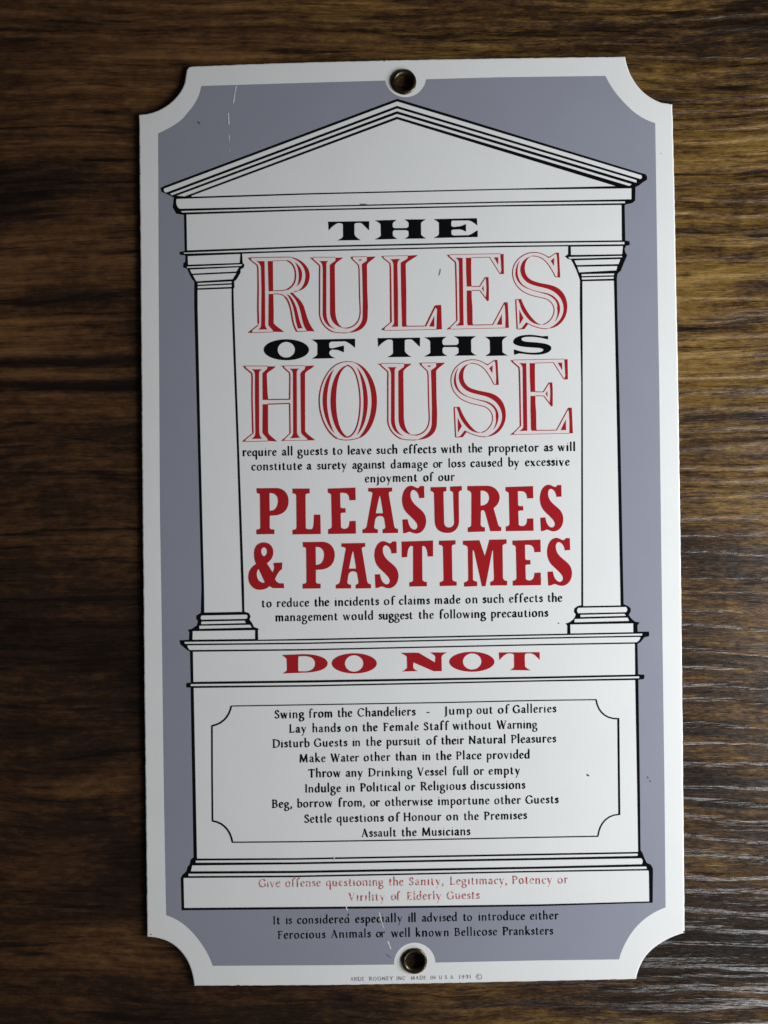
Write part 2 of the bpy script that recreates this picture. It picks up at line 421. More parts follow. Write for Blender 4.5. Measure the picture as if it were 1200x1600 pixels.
# ---- black temple drawing: one dark outline with every white moulding left open
cells_txt = '''
M 257 294.6 L 620.7 158.7 L 1002.5 274 C 1004.5 276 1004 279 1001 280 L 620.7 165.7 L 260 301.2 C 256 300 255 296 257 294.6 Z
M 266 302.7 L 620.7 169.6 L 995 281.6 L 995 285.8 L 620.7 174 L 269 305.4 Z
M 276 306 L 620.7 178.2 L 987.5 288 L 983.7 290.8 L 620.7 182.6 L 289 307 Z
M 299 306.2 L 620.7 186.5 L 962.5 291 L 780 295.3 L 480 302.1 L 300 307.6 Z
M 276 311 L 480 304.2 L 780 297 L 987 294.4 L 987 311.5 L 780 315.1 L 480 322 L 281 326.4 C 276 324 274.5 316 276 311 Z
M 283 330 L 480 324 L 780 317.1 L 977 314.8 L 977 317.6 L 780 320.7 L 480 326.9 L 285 332.3 Z
M 291.5 335.4 L 480 329.2 L 780 322.9 L 971.5 320.4 L 972 375.7 L 780 378 L 480 384.5 L 292.5 391.4 Z
M 287 395 L 480 387 L 780 380.4 L 976 378.2 L 976 381.8 L 780 384.3 L 480 391 L 288 396.6 Z
M 293.5 400.4 L 376 397 L 375 411 L 294 413.8 Z
M 292 416.8 L 379 413 L 378 415.6 L 293 418.8 Z
M 297 421.4 L 374 417.8 L 370 424.4 L 300 427.8 Z
M 301.5 430 L 370 426.8 L 364 436.4 L 307 439.8 Z
M 309 442.4 L 362.5 439.8 L 362.5 442.5 L 309 445.2 Z
M 309 447.2 L 362.5 444.8 L 362.5 448.4 L 309 450.6 Z
M 308.8 453 L 362.2 451 L 362.4 480 L 370.6 700 L 378.8 956 L 319.4 957.2 L 319 920 L 313.6 700 L 308.9 480 Z
M 891.8 385.6 L 973.7 384.6 L 972.5 397.4 L 892.2 398.6 Z
M 888 401.8 L 972 400 L 973 402 L 890 404.4 Z
M 897.5 407 L 969.7 405 L 967 412.8 L 901 414.4 Z
M 902 417 L 965 415.8 L 963.5 422.5 L 905 425.8 Z
M 908.7 428.6 L 960 427.4 L 959.5 430.3 L 908.9 431.6 Z
M 908.9 433.7 L 959.5 432.5 L 959 435.6 L 909.5 437 Z
M 910 439.6 L 959.5 438.6 L 960.5 480 L 963 600 L 970 946 L 911.3 947 L 910.5 600 Z
M 903.6 949.7 L 978 948.4 C 981.5 950 981 955 978.4 956.6 L 903.6 958.2 C 901 956 901 952 903.6 949.7 Z
M 907 960.7 L 976 959 L 978.4 962.2 L 907 964.2 Z
M 898 967.2 L 981 965 L 983.4 970.2 L 897.6 972.4 Z
M 891 975.8 L 989.6 974 L 990 987.8 L 891.4 989.8 Z
M 315 961.8 L 385 960.4 C 388 961 388 965.5 385 967 L 315 968.4 C 313.4 966 313.4 964 315 961.8 Z
M 315 971.2 L 383 969.8 L 384.4 973.6 L 314.4 975.4 Z
M 311.6 977.8 L 391 976.2 L 394 980.6 L 311.6 982.6 Z
M 301.2 986.2 L 399 984.6 L 399 998.4 L 301 999.6 Z
M 288.5 1003 L 480 1000.6 L 840 993.2 L 1004 990 L 1003.6 993 L 840 996.1 L 480 1004 L 289 1006 Z
M 293 1008.4 L 480 1006.2 L 840 998.2 L 1001 995.2 C 1001 999 998 1002 995 1003.6 L 840 1006.3 L 480 1014.1 L 297 1015.7 C 294 1013 293 1011 293 1008.4 Z
M 301.6 1018.4 L 480 1016.3 L 840 1008.4 L 992.3 1005.8 L 992.8 1054 L 840 1057.2 L 480 1063 L 302.4 1065.4 Z
M 298 1069 L 480 1066.6 L 840 1060.3 L 999.4 1056.8 L 999 1059.6 L 840 1062.8 L 480 1070.4 L 298.5 1072 Z
M 302.8 1075 L 480 1072.8 L 840 1065 L 992.8 1062.6 L 996 1240 L 997.4 1331 L 840 1333.7 L 460 1340.8 L 308 1341.5 L 306 1240 Z
M 306 1344.6 L 460 1343.4 L 840 1336.5 L 997 1333.6 L 996.6 1337.2 L 840 1340.5 L 460 1347.4 L 306 1348 Z
M 300.6 1352.2 L 460 1350.4 L 840 1343.8 L 1002 1341 C 1006 1344 1004.4 1348 1003.4 1350.2 L 840 1354 L 460 1360.6 L 298.4 1361.4 Z
M 294.6 1365.2 L 460 1364.2 L 840 1357.4 L 1010 1353.8 L 1011 1357.6 L 840 1360.4 L 460 1368 L 294.6 1368.8 Z
M 287 1371.8 L 460 1370.6 L 840 1362.7 L 1013 1360 C 1014.4 1361 1014 1363 1014.2 1366 L 1014.8 1408.4 L 840 1413 L 600 1416 L 288 1418.6 Z
M 378.5 396.6 L 480 393 L 780 386.5 L 888 385 L 888 397.4 L 883 400.8 L 887.5 404.6 L 892.6 406 L 895 410 L 901 422.5 L 903.7 430 L 906.5 437.5 L 906.4 480 L 908.5 600 L 908.6 945.6 L 902 947.4 L 897.6 951 L 897 956 L 900 960.4 L 898 965 L 895.6 968.2 L 890 972.4 L 884 974.2
 L 886.6 977.4 L 886.6 990 L 840 990.9 L 480 998.2 L 403.6 999.6 L 403.2 985 L 404.4 982.4 L 397 979.6 L 394.4 974 L 390 968 L 391.8 963 L 389 957.8 L 382 955.6 L 381.4 920 L 373.6 700 L 365.6 480 L 365 451 L 366.6 449 L 366 440 L 370 436.6 L 376 426 L 376.2 420.6 L 380.4 419 L 382.4 413.7 L 379.4 411 Z
'''
layers = [(temple_out, True)]
blk = ''
for ln in cells_txt.strip().split('\n'):
    blk += ' ' + ln
    if ln.rstrip().endswith('Z'):
        layers.append((path(blk), False)); blk = ''
# inner frame of the pedestal panel
fr_c = [path('M 332 1134 C 348 1131 359 1119 361.5 1103.2'), path('M 931.6 1094 C 934 1111 946 1124 966.4 1123'), path('M 967.8 1272.4 C 946 1273 936 1290 934.4 1306.8'), path('M 363.4 1316 C 361 1299 350 1285 332.4 1282.6')]
fr = [(fr_c[0], 2.6), ([(361.5, 1103.2), (480, 1101.2), (700, 1097.6), (840, 1094.4), (932.4, 1093.2)], 1.7), (fr_c[1], 2.3), ([(966.2, 1122), (967, 1200), (967.8, 1273.4)], 3.0), (fr_c[2], 2.1),
      ([(934.6, 1306.6), (840, 1308.3), (640, 1312.4), (480, 1315), (362.6, 1316)], 1.9), (fr_c[3], 2.8), ([(332.3, 1283.6), (331.6, 1210), (331.4, 1133.4)], 2.5)]
for pts, w in fr:
    layers += [(q, True) for q in ribbon(pts, w)]
sheet('temple_drawing', paint(layers), Z2, M_BLACK, sign, 'black line drawing of a temple front with two columns and a pedestal')

# ---- display lettering
def bbox(polys):
    xs = [p[0] for q in polys for p in q]; ys = [p[1] for q in polys for p in q]
    return min(xs), min(ys), max(xs), max(ys)
def refit(layers, dst):
    x0, y0, x1, y1 = bbox([l[0] for l in layers])
    a, b_, c, d = dst
    return [([(a + (p[0]-x0)/(x1-x0)*(c-a), b_ + (p[1]-y0)/(y1-y0)*(d-b_)) for p in q], k) for q, k in layers]
def glyph(solid, counters, z):
    return [(path(solid, *z, n=9), True)] + [(path(c, *z, n=9), False) for c in counters]
zC, zD, zE, zF = (500, 325, 8.5714), (630, 325, 8.5714), (400, 515, 5), (630, 510, 5)
T1 = glyph('M112 185 L660 178 L658 300 L560 205 C530 198 480 198 462 215 L462 350 C468 380 500 405 548 432 L235 436 C270 420 305 405 312 380 L310 230 C305 205 285 202 240 205 C200 220 160 250 118 300 Z', [], zC)
H1 = glyph('M735 168 L1030 160 C1000 180 978 190 974 215 L974 245 C982 268 990 272 1010 272 L1150 270 C1180 268 1190 255 1190 235 L1190 205 C1185 185 1165 175 1130 155 L1418 153 C1395 170 1355 185 1353 210 L1355 355 C1360 375 1400 395 1424 410 L1135 413 C1170 395 1185 385 1190 370 L1190 325 C1185 305 1170 300 1150 298 L1000 298 C985 300 975 315 975 330 L976 365 C985 385 1010 400 1040 416 L735 424 C770 405 810 390 818 370 L815 230 C812 205 780 190 735 168 Z', [], zC)
E1 = glyph('M410 150 L988 138 L993 235 C960 205 900 165 870 168 L665 170 C650 172 645 180 645 190 L645 235 C650 250 665 255 690 255 L770 245 C800 235 820 225 842 218 L842 318 C810 300 780 290 760 288 L680 290 C655 292 645 300 645 315 L648 350 C655 368 670 370 700 370 L880 365 C920 355 960 320 998 300 L998 390 L410 403 C445 385 480 370 482 350 L482 210 C478 185 440 170 410 150 Z', [], zD)
sheet('lettering', paint(T1 + H1 + E1), Z2, M_BLACK, sign, 'wide black word THE')
O1 = [(ellipse(238, 158, 177, 82, *zE), True), (ellipse(238, 158, 68, 61, *zE), False)]
F1 = glyph('M437 78 L775 72 L775 143 C745 115 710 92 690 92 L590 95 C578 98 572 105 572 115 L573 138 C580 148 595 148 610 145 L645 135 L688 125 L688 178 L640 160 L600 157 C580 160 573 170 573 185 C575 205 600 215 622 224 L437 228 C460 215 480 205 481 190 L481 115 C478 100 455 92 437 78 Z', [], zE)
I1 = glyph('M640 82 L815 78 C790 92 775 102 774 120 L776 200 C785 212 805 220 820 228 L640 232 C665 220 678 210 680 200 L678 115 C676 102 655 92 640 82 Z', [], zF)
S1 = glyph('M1132 75 L1132 103 C1090 92 1050 82 990 82 C940 82 920 90 925 103 C930 118 960 120 1000 123 C1080 128 1158 135 1158 170 C1155 205 1100 222 1030 222 C980 222 930 212 905 212 C890 215 880 220 867 223 L866 180 C900 190 940 205 1010 206 C1060 206 1095 200 1097 185 C1095 170 1060 168 1000 165 C920 160 862 150 860 122 C862 85 920 66 985 66 C1040 66 1060 76 1090 77 Z', [], zF)
sheet('lettering', paint(O1 + F1 + refit(T1, (590.4, 527.6, 656.4, 558.2)) + refit(H1, (663, 525.4, 744.6, 557.2)) + I1 + S1), Z2, M_BLACK, sign, 'wide black words OF THIS')
zG, zH = (430, 1005, 5.4545), (620, 1005, 5)
D2 = glyph('M60 100 L240 93 C360 92 448 125 448 172 C445 220 370 245 270 250 L65 258 C85 245 100 238 102 225 L100 140 C98 125 75 115 60 100 Z', ['M200 112 L250 110 C310 112 342 135 342 175 C340 215 310 238 260 240 L205 240 C195 238 197 225 197 210 L197 130 Z'], zG)
O2 = [(ellipse(675, 172, 192, 86, *zG), True), (ellipse(674, 173, 79, 70, *zG), False), (ellipse(587, 145, 176, 78, *zH), True), (ellipse(590, 143, 73, 63, *zH), False)]
N2 = glyph('M32 75 L170 74 L300 150 L303 110 C302 95 280 85 262 72 L395 72 C370 82 352 92 350 110 L352 218 L290 219 L130 150 L128 185 C130 205 150 210 165 218 L42 221 C65 210 80 200 82 190 L80 110 C78 95 50 88 32 75 Z', [], zH)
T2 = glyph('M798 72 L1116 70 L1117 130 C1095 105 1075 85 1050 80 L1010 80 C1002 84 1000 95 1000 105 L1002 180 C1010 195 1030 203 1048 212 L885 210 C900 203 915 195 918 185 L917 95 C915 82 900 80 870 80 C845 85 820 110 803 132 Z', [], zH)
sheet('lettering', paint(D2 + O2 + N2 + T2), Z2, M_RED, sign, 'wide red words DO NOT')

zA, zB = (380, 750, 4.6154), (630, 750, 4.4444)
gP = glyph('M97 60 L245 58 C300 62 328 105 328 150 C328 205 300 245 240 255 L192 258 L192 345 C195 354 205 357 226 357 L226 390 L97 392 L97 357 C112 357 122 355 125 345 L122 105 C118 98 108 96 100 95 Z', ['M190 95 C225 92 252 110 252 150 C252 195 230 225 192 222 Z'], zA)
gL = glyph('M357 62 L480 62 L480 97 C465 97 452 98 450 108 L452 345 C455 355 470 355 490 355 C505 355 508 340 510 300 L512 250 L557 250 L560 390 L357 393 L357 360 C372 360 385 355 386 345 L384 112 C380 98 368 98 357 97 Z', [], zA)
gE = glyph('M612 62 L810 55 L812 145 L768 147 C766 110 755 95 725 93 L700 93 L702 195 C708 206 720 204 738 203 L740 236 C720 236 706 236 703 244 L706 340 C712 353 735 355 745 350 C762 345 768 325 768 297 L812 295 L814 387 L614 390 L614 355 C632 353 640 345 641 335 L636 110 C632 98 620 95 612 92 Z', [], zA)
gA = glyph('M903 58 L1075 55 L1075 82 C1062 83 1050 86 1050 97 L1090 335 C1095 348 1105 352 1117 353 L1117 382 L1007 384 L1007 356 C1022 354 1028 348 1027 335 L1017 275 C1012 265 1000 260 985 260 C965 262 958 270 953 285 L945 335 C945 350 955 355 972 356 L972 383 L862 384 L862 356 C878 355 888 348 892 335 L935 95 C932 88 915 84 903 83 Z', ['M985 115 C980 120 965 200 957 240 L1010 240 C1004 200 992 125 988 115 Z'], zA)
gS = glyph('M1098 35 L1100 115 L1066 118 C1062 85 1045 62 1025 62 C1008 64 1003 85 1008 110 C1015 145 1040 165 1070 190 C1100 215 1112 240 1112 275 C1110 325 1080 357 1045 357 C1025 357 1010 345 1000 345 C985 346 978 357 958 355 L953 262 L988 260 C992 300 1010 328 1032 330 C1052 330 1060 310 1050 290 C1035 265 1010 245 985 220 C960 195 950 160 950 125 C952 75 975 35 1010 33 C1030 33 1045 50 1058 48 C1070 46 1068 36 1075 35 Z', [], zB)
gU = glyph('M192 50 L300 48 L300 78 C285 78 280 82 280 92 L285 300 C290 322 302 330 320 330 C340 328 352 318 355 300 L348 92 C345 82 338 78 327 76 L327 46 L408 42 L408 72 C395 74 388 78 386 90 L388 290 C385 340 350 370 305 368 C255 366 225 345 220 290 L215 95 C212 82 203 80 192 78 Z', [], zB)
gR = glyph('M447 42 L585 40 C640 42 670 85 670 120 C670 155 650 180 628 195 L660 310 C665 322 672 326 682 328 L680 355 L606 356 L570 225 C565 212 555 208 550 210 C542 212 540 218 540 225 L538 310 C542 326 555 328 568 328 L568 358 L450 362 L450 330 C465 328 474 322 474 312 L475 95 C470 78 460 75 447 72 Z', ['M538 75 C570 70 598 90 598 125 C598 158 575 178 538 178 Z'], zB)
gT = glyph('M-10 428 L208 420 L208 530 L172 532 C168 480 158 458 138 458 L132 462 L134 690 C138 705 150 708 165 708 L165 738 L44 740 L44 710 C58 710 68 706 70 695 L70 465 C65 458 60 456 55 458 C38 462 30 490 28 535 L-8 538 Z', [], zB)
gI = glyph('M249 422 L364 418 L364 447 C350 448 340 452 338 460 L342 690 C346 702 358 706 372 706 L372 734 L255 737 L255 708 C270 708 280 702 282 692 L277 465 C272 454 262 452 249 450 Z', [], zB)
gM = glyph('M415 422 L530 418 L568 530 L600 415 L718 412 L718 442 C702 444 693 448 690 458 L693 680 C697 695 708 700 722 700 L722 732 L606 733 L606 708 C622 704 632 698 632 685 L625 490 C620 488 618 492 617 500 L572 738 L548 738 L495 500 C490 485 485 485 483 492 L485 690 C488 700 500 704 514 706 L514 737 L424 741 L424 712 C440 708 452 700 453 690 L450 470 C445 455 430 452 417 450 Z', [], zB)
gAmp = glyph('M150 450 C190 450 218 480 218 520 C218 555 200 580 172 600 L212 665 C220 660 225 640 225 625 C222 620 218 610 222 598 L283 595 L280 645 C262 648 240 690 230 715 C240 735 255 745 265 745 L293 745 L297 780 L215 780 L190 765 C170 785 145 793 115 792 C70 790 38 750 38 700 C38 655 62 625 95 605 C82 580 78 555 80 520 C82 478 110 450 150 450 Z', ['M150 487 C135 487 128 505 132 525 C136 540 145 550 150 550 C165 548 175 530 172 510 C170 495 162 487 150 487 Z', 'M112 640 C98 655 95 680 103 705 C112 732 135 745 158 740 Z'], zA)
sheet('lettering', paint(gP + gL + gE + gA + refit(gS, (628.4, 759, 666, 833.7)) + gU + gR + refit(gE, (790.2, 759.6, 833.8, 830)) + gS), Z2, M_RED, sign, 'bold red slab-serif word PLEASURES')
sheet('lettering', paint(gAmp + refit(gP, (473.2, 846.6, 523.2, 919.8)) + refit(gA, (525, 848.4, 579.8, 919.6)) + refit(gS, (585.2, 845.6, 622.8, 919.2)) + gT + gI + gM + refit(gE, (801, 843.2, 845.4, 915)) + refit(gS, (855, 840.4, 893.8, 915.4))), Z2, M_RED, sign, 'bold red slab-serif words & PASTIMES')

# open shaded capitals: (solid pieces, lines with their widths)
OPEN = {}
OPEN['R'] = ((380, 390, 10), ['M75 125 L125 130 L130 170 L100 160 Z', 'M75 1305 L140 1255 L150 1300 Z', 'M205 180 L335 182 L342 600 L345 1180 C350 1210 365 1235 385 1248 L240 1250 C265 1230 280 1210 282 1180 L288 650 L280 300 C278 240 250 205 205 180 Z',
 'M385 180 L465 180 L470 640 L480 650 L400 655 L392 400 Z', 'M400 692 L472 692 L478 960 L478 1150 C500 1190 590 1240 640 1290 L475 1285 C460 1240 400 1210 395 1170 Z',
 'M805 195 C880 250 922 310 922 390 C922 470 890 540 840 575 C870 500 875 440 868 370 C862 300 840 245 805 195 Z',
 'M730 115 C880 130 1040 250 1040 400 C1040 540 970 630 850 650 C930 600 975 520 975 400 C970 290 900 190 800 150 Z',
 'M680 700 C740 700 790 800 830 900 C860 1000 880 1140 930 1228 L860 1235 C820 1150 810 1000 780 900 C755 820 720 740 680 700 Z',
 'M730 685 L760 670 L790 685 C800 720 900 770 950 890 C990 1010 1010 1150 1120 1280 L1005 1275 C930 1200 920 1060 890 950 C860 840 810 750 730 685 Z'],
 [('M110 160 L220 245 L232 300 L236 600 L232 900 L240 1160', (12, 20)), ('M238 1180 L90 1295', 9), ('M120 127 L740 118', 7), ('M465 178 L690 172', 5), ('M690 175 C790 210 820 320 820 400 C820 500 790 570 690 625', 15), ('M690 625 C640 640 560 645 480 645', 8),
  ('M850 650 L790 665', 8), ('M480 694 C580 690 620 700 660 745', 9), ('M660 745 C710 800 725 860 745 940 C765 1040 775 1180 840 1280', 16), ('M840 1282 L1005 1274', 7), ('M150 1300 L475 1288', 6)],
 'M85 128 L720 115 C880 120 1035 240 1038 400 C1035 540 970 630 850 655 L790 685 C850 740 920 790 950 890 C990 1010 1010 1150 1110 1278 L840 1282 C775 1180 765 1040 745 940 C725 860 690 750 600 697 L475 694 L478 1150 L630 1288 L85 1303 L238 1180 L236 600 L228 260 Z')
OPEN['U'] = ((480, 390, 10), ['M40 125 L95 130 L105 175 Z', 'M190 180 L330 180 C305 195 298 215 300 240 L300 980 C305 1120 350 1200 440 1240 C330 1220 245 1130 243 1000 L245 350 C245 260 240 210 190 180 Z',
 'M445 130 L560 125 C520 170 435 200 432 260 L440 950 C445 1100 490 1190 570 1228 C420 1200 362 1100 358 980 L355 250 C360 220 440 190 445 165 Z', 'M665 115 L715 120 L715 150 Z',
 'M935 115 L1070 110 C1030 160 935 200 935 250 L940 650 L950 900 L945 1060 C935 1220 800 1300 640 1300 C800 1240 865 1160 868 1040 L870 800 L862 400 L855 240 C860 210 930 190 935 165 Z', 'M795 155 L860 155 L828 180 Z'],
 [('M95 160 L190 245 C200 260 197 300 195 400 L195 1000 C200 1130 290 1240 400 1285', 13), ('M400 1285 C450 1300 550 1308 640 1300', 8), ('M690 135 L800 240 L812 300 L820 700 L830 950 C835 1080 780 1210 620 1228', 11), ('M95 120 L445 122', 5), ('M700 115 L935 112', 5), ('M620 1228 L560 1226', 7)],
 'M50 125 L555 122 L435 240 L440 950 C445 1130 520 1228 620 1228 C780 1210 830 1080 830 950 L805 250 L675 115 L1065 110 L935 240 L945 1060 C930 1260 740 1305 560 1305 C300 1290 200 1150 195 980 L195 260 Z')
OPEN['L'] = ((590, 390, 10.909), ['M60 115 L105 115 L105 150 Z', 'M65 1370 L95 1335 L125 1345 L120 1380 Z', 'M220 165 L385 160 C345 190 338 230 338 280 L348 700 L350 1315 L230 1318 C270 1300 282 1260 282 1240 L275 700 L272 260 C265 215 250 195 220 165 Z',
 'M515 105 L690 95 C620 150 490 210 480 250 L490 700 L492 1270 C500 1300 510 1310 520 1315 L418 1318 L402 700 L395 230 C420 200 505 170 515 145 Z', 'M985 950 L1085 945 L1098 1360 L1000 1365 L1005 1335 L1015 1020 L982 985 Z', 'M968 1130 L968 1315 L880 1310 Z'],
 [('M85 135 L210 235 L220 300 L225 700 L230 1240', (12, 22)), ('M230 1240 L95 1350', 9), ('M510 1308 L820 1305', 9), ('M820 1305 L985 965', 17), ('M130 1380 L1010 1362', 6), ('M100 112 L520 105', 5)],
 'M70 115 L685 98 L485 235 L492 1300 L820 1305 L990 955 L1090 945 L1098 1362 L75 1380 L230 1240 L215 240 Z')
OPEN['E'] = ((690, 385, 10), ['M75 130 L125 135 L130 170 Z', 'M80 1300 L115 1270 L140 1270 L138 1295 Z', 'M215 178 L328 180 L335 600 L345 1235 L222 1240 C270 1210 282 1190 283 1170 L278 900 L272 260 C268 220 250 195 215 178 Z',
 'M382 178 L465 180 L462 300 L466 600 L475 628 L395 630 L385 400 Z', 'M395 690 L470 690 L470 800 L482 950 L485 1190 C488 1215 492 1228 500 1236 L415 1236 C400 1215 400 1190 400 1150 L395 900 Z',
 'M918 122 L970 118 L975 432 L915 436 L935 380 L928 250 Z', 'M818 172 L885 172 L885 290 Z', 'M675 482 L732 480 C742 600 740 750 738 850 L715 850 L690 810 C705 700 705 600 690 500 Z', 'M655 610 L660 710 L630 660 Z',
 'M975 885 L985 875 L1035 875 L1052 1275 L998 1275 L1000 1100 L990 940 Z', 'M942 1060 L945 1225 L862 1225 Z'],
 [('M105 150 L215 245 L222 300 L230 600 L235 900 L240 1160', 14), ('M240 1160 L125 1275', 8), ('M130 130 L920 115', 5), ('M465 178 L750 170', 6), ('M750 170 L915 430', 7), ('M475 628 L595 628', 8), ('M595 628 L685 485', 9), ('M475 690 L600 690', 8), ('M600 690 L725 855', 9),
  ('M495 1230 L800 1225', 8), ('M800 1225 L985 880', 9), ('M140 1295 L1000 1275', 5)],
 'M85 132 L970 118 L975 432 L915 432 L750 172 L465 178 L470 628 L595 628 L680 482 L735 482 L738 850 L720 850 L600 690 L470 690 L485 1228 L800 1225 L985 875 L1035 875 L1052 1275 L85 1300 L240 1160 L222 260 Z')
OPEN['S'] = ((790, 385, 10.909), ['M670 150 L740 190 L775 185 L735 175 Z', 'M850 108 L910 108 L932 520 L885 525 L890 400 L875 160 Z', 'M770 250 L828 195 L825 335 Z',
 'M245 240 C180 310 165 420 170 490 C190 620 300 700 400 730 C500 770 600 790 700 820 C830 870 900 960 880 1060 C900 1150 870 1230 835 1290 C900 1220 930 1130 928 1040 C915 900 800 810 660 790 C560 770 400 740 300 660 C220 590 195 480 205 380 C210 320 225 280 245 240 Z',
 'M450 168 C350 200 325 300 328 390 C335 500 400 570 500 600 C620 640 740 645 830 680 C980 740 1055 880 1052 1040 C1050 1220 930 1390 720 1405 C900 1330 990 1200 990 1060 C985 920 900 800 760 740 C640 690 500 690 380 620 C290 560 250 470 252 390 C258 290 320 190 450 168 Z',
 'M215 910 L270 905 C300 1000 400 1190 520 1290 C560 1320 600 1335 640 1335 C560 1345 480 1320 420 1270 C320 1170 270 1090 250 1000 Z', 'M235 1080 L305 1225 L238 1335 Z', 'M205 1410 L275 1395 L355 1295 L385 1325 L320 1412 L205 1418 Z'],
 [('M740 195 C640 120 550 100 470 105 C300 110 120 250 120 450 C120 620 230 760 400 820 C500 860 620 870 700 900 C800 950 830 1030 828 1100 C825 1200 740 1310 640 1332', 9), ('M745 190 L860 112', 7), ('M450 165 C620 160 720 250 850 520', 9), ('M850 520 L930 524', 9), ('M720 1405 C600 1410 480 1370 370 1310', 9), ('M175 910 L200 1412', 13), ('M172 908 L270 904', 8)],
 'M740 190 L850 108 L912 108 L932 522 L850 520 C720 250 620 160 480 165 C350 190 325 300 328 390 C335 500 400 570 500 600 C620 640 740 645 830 680 C980 740 1055 880 1052 1040 C1050 1250 900 1405 700 1405 C560 1405 450 1370 370 1305 L325 1412 L200 1416 L172 908 L270 905 C350 1150 480 1335 640 1335 C740 1310 825 1200 828 1100 C830 1030 800 950 700 900 C620 870 500 860 400 820 C230 760 120 620 120 450 C120 250 300 110 470 105 C550 100 640 120 740 190 Z')
OPEN['H'] = ((375, 555, 10), ['M35 165 L90 170 L92 205 Z', 'M35 1355 L80 1315 L95 1350 Z', 'M185 222 L345 222 C305 245 298 260 298 300 L302 1200 C305 1250 320 1280 350 1305 L182 1308 C220 1285 240 1260 242 1210 L235 700 L235 300 C235 265 215 240 185 222 Z',
 'M430 175 L560 175 C520 230 425 260 420 300 L432 600 L445 700 L355 700 L352 290 C370 250 425 230 430 200 Z', 'M355 768 L440 765 L440 1000 L442 1210 C460 1260 540 1300 580 1350 L440 1340 C430 1280 355 1250 352 1200 Z',
 'M640 165 L690 165 L700 205 Z', 'M645 1345 L690 1300 L700 1335 Z', 'M775 212 L930 210 C895 225 888 250 888 290 L892 1200 C895 1240 915 1270 945 1290 L780 1298 C820 1270 830 1240 832 1210 L828 300 C828 265 815 235 775 212 Z',
 'M1020 170 L1165 162 C1120 220 1020 250 1018 290 L1020 1190 C1050 1240 1140 1290 1175 1330 L1065 1332 C1050 1290 960 1250 955 1200 L945 290 C960 250 1015 230 1020 200 Z'],
 [('M70 190 L185 285 L192 340 L190 700 L198 1000 L205 1220', 15), ('M205 1220 L60 1335', 9), ('M90 170 L430 170', 6), ('M95 1352 L440 1342', 6), ('M445 695 L780 690', 11), ('M440 765 L780 755', 12), ('M680 190 L775 275 L782 330 L778 690', 13), ('M778 755 L785 1220', 13), ('M785 1220 L680 1325', 8), ('M690 168 L1020 165', 5), ('M700 1335 L1065 1330', 5)],
 'M45 168 L555 172 L425 290 L442 695 L778 690 L778 280 L648 165 L1160 162 L1018 280 L1020 1200 L1170 1330 L650 1340 L785 1220 L778 758 L442 765 L442 1210 L570 1345 L45 1352 L205 1220 L188 290 Z')
OPEN['O'] = ((490, 555, 10.909), ['M350 240 C230 340 155 550 155 780 C160 1000 240 1220 360 1335 C280 1180 230 980 230 780 C230 600 270 380 350 240 Z', 'M600 170 C450 170 290 400 288 780 C290 1100 400 1350 540 1405 L600 1400 C450 1350 385 1080 385 780 C385 500 430 230 600 175 Z',
 'M735 205 C850 320 922 540 925 780 C925 1000 870 1240 740 1360 C820 1200 855 1000 852 780 C850 560 810 350 735 205 Z', 'M670 115 C900 150 1080 450 1082 780 C1080 1100 940 1380 760 1420 C920 1250 990 1020 990 780 C985 500 880 230 720 140 Z'],
 [('M680 118 C560 90 420 120 320 210 C180 350 95 570 98 780 C100 1050 230 1330 400 1420', (7, 20)), ('M400 1420 C480 1450 600 1465 760 1415', 9), ('M570 172 C720 190 790 480 795 790 C795 1100 730 1380 570 1400', 15)],
 None)

def open_letter(ch):
    z, solids, lines, sil = OPEN[ch]
    red = []
    for s in solids: red.append((path(s, *z, n=12), True))
    for s, w in lines:
        p = path(s, *z, n=12)
        w2 = (w[0]*1.3/z[2], w[1]*1.3/z[2]) if isinstance(w, tuple) else w * 1.45 / z[2]
        red += [(q, True) for q in ribbon(p, w2)]
    if ch == 'O':
        pk = [(ellipse(590, 780, 492, 665, *z), True), (ellipse(590, 785, 205, 612, *z), False)]
    else: pk = [(path(sil, *z, n=12), True)]
    if ch == 'R': pk.append((path('M475 178 L690 176 C790 215 818 320 818 400 C818 500 790 570 690 622 L482 640 Z', *z, n=12), False))
    if ch == 'E': pass
    return red, pk
def place_open(spec, label, label2):
    R_, P_ = [], []
    for ch, dst in spec:
        r, p = open_letter(ch)
        if dst:
            x0, y0, x1, y1 = bbox([q for q, _ in r])
            a, b_, c, d = dst
            f = lambda L_: [([(a + (u-x0)/(x1-x0)*(c-a), b_ + (v-y0)/(y1-y0)*(d-b_)) for u, v in q], k) for q, k in L_]
            r, p = f(r), f(p)
        R_.append(r); P_.append(p)
    def merge(lst, z, name, mat, lab):
        V_, T_ = [], []
        for l in lst:
            v, t = paint(l); b0 = len(V_); V_ += v; T_ += [tuple(b0 + i for i in f) for f in t]
        return sheet(name, (V_, T_), z, mat, sign, lab)
    merge(P_, Z1, 'letter_ground', M_PINK, label2)
    merge(R_, Z2, 'lettering', M_RED, label)
place_open([('R', None), ('U', None), ('L', None), ('E', None), ('S', None)], 'tall red open-faced word RULES', 'pale pink inside of the letters of RULES')
place_open([('H', None), ('O', None), ('U', (590.3, 566.6, 695.4, 688.2)), ('S', (704.2, 561.6, 790.4, 683.8)), ('E', (796.8, 560.7, 895.2, 679.6))], 'tall red open-faced word HOUSE', 'pale pink inside of the letters of HOUSE')

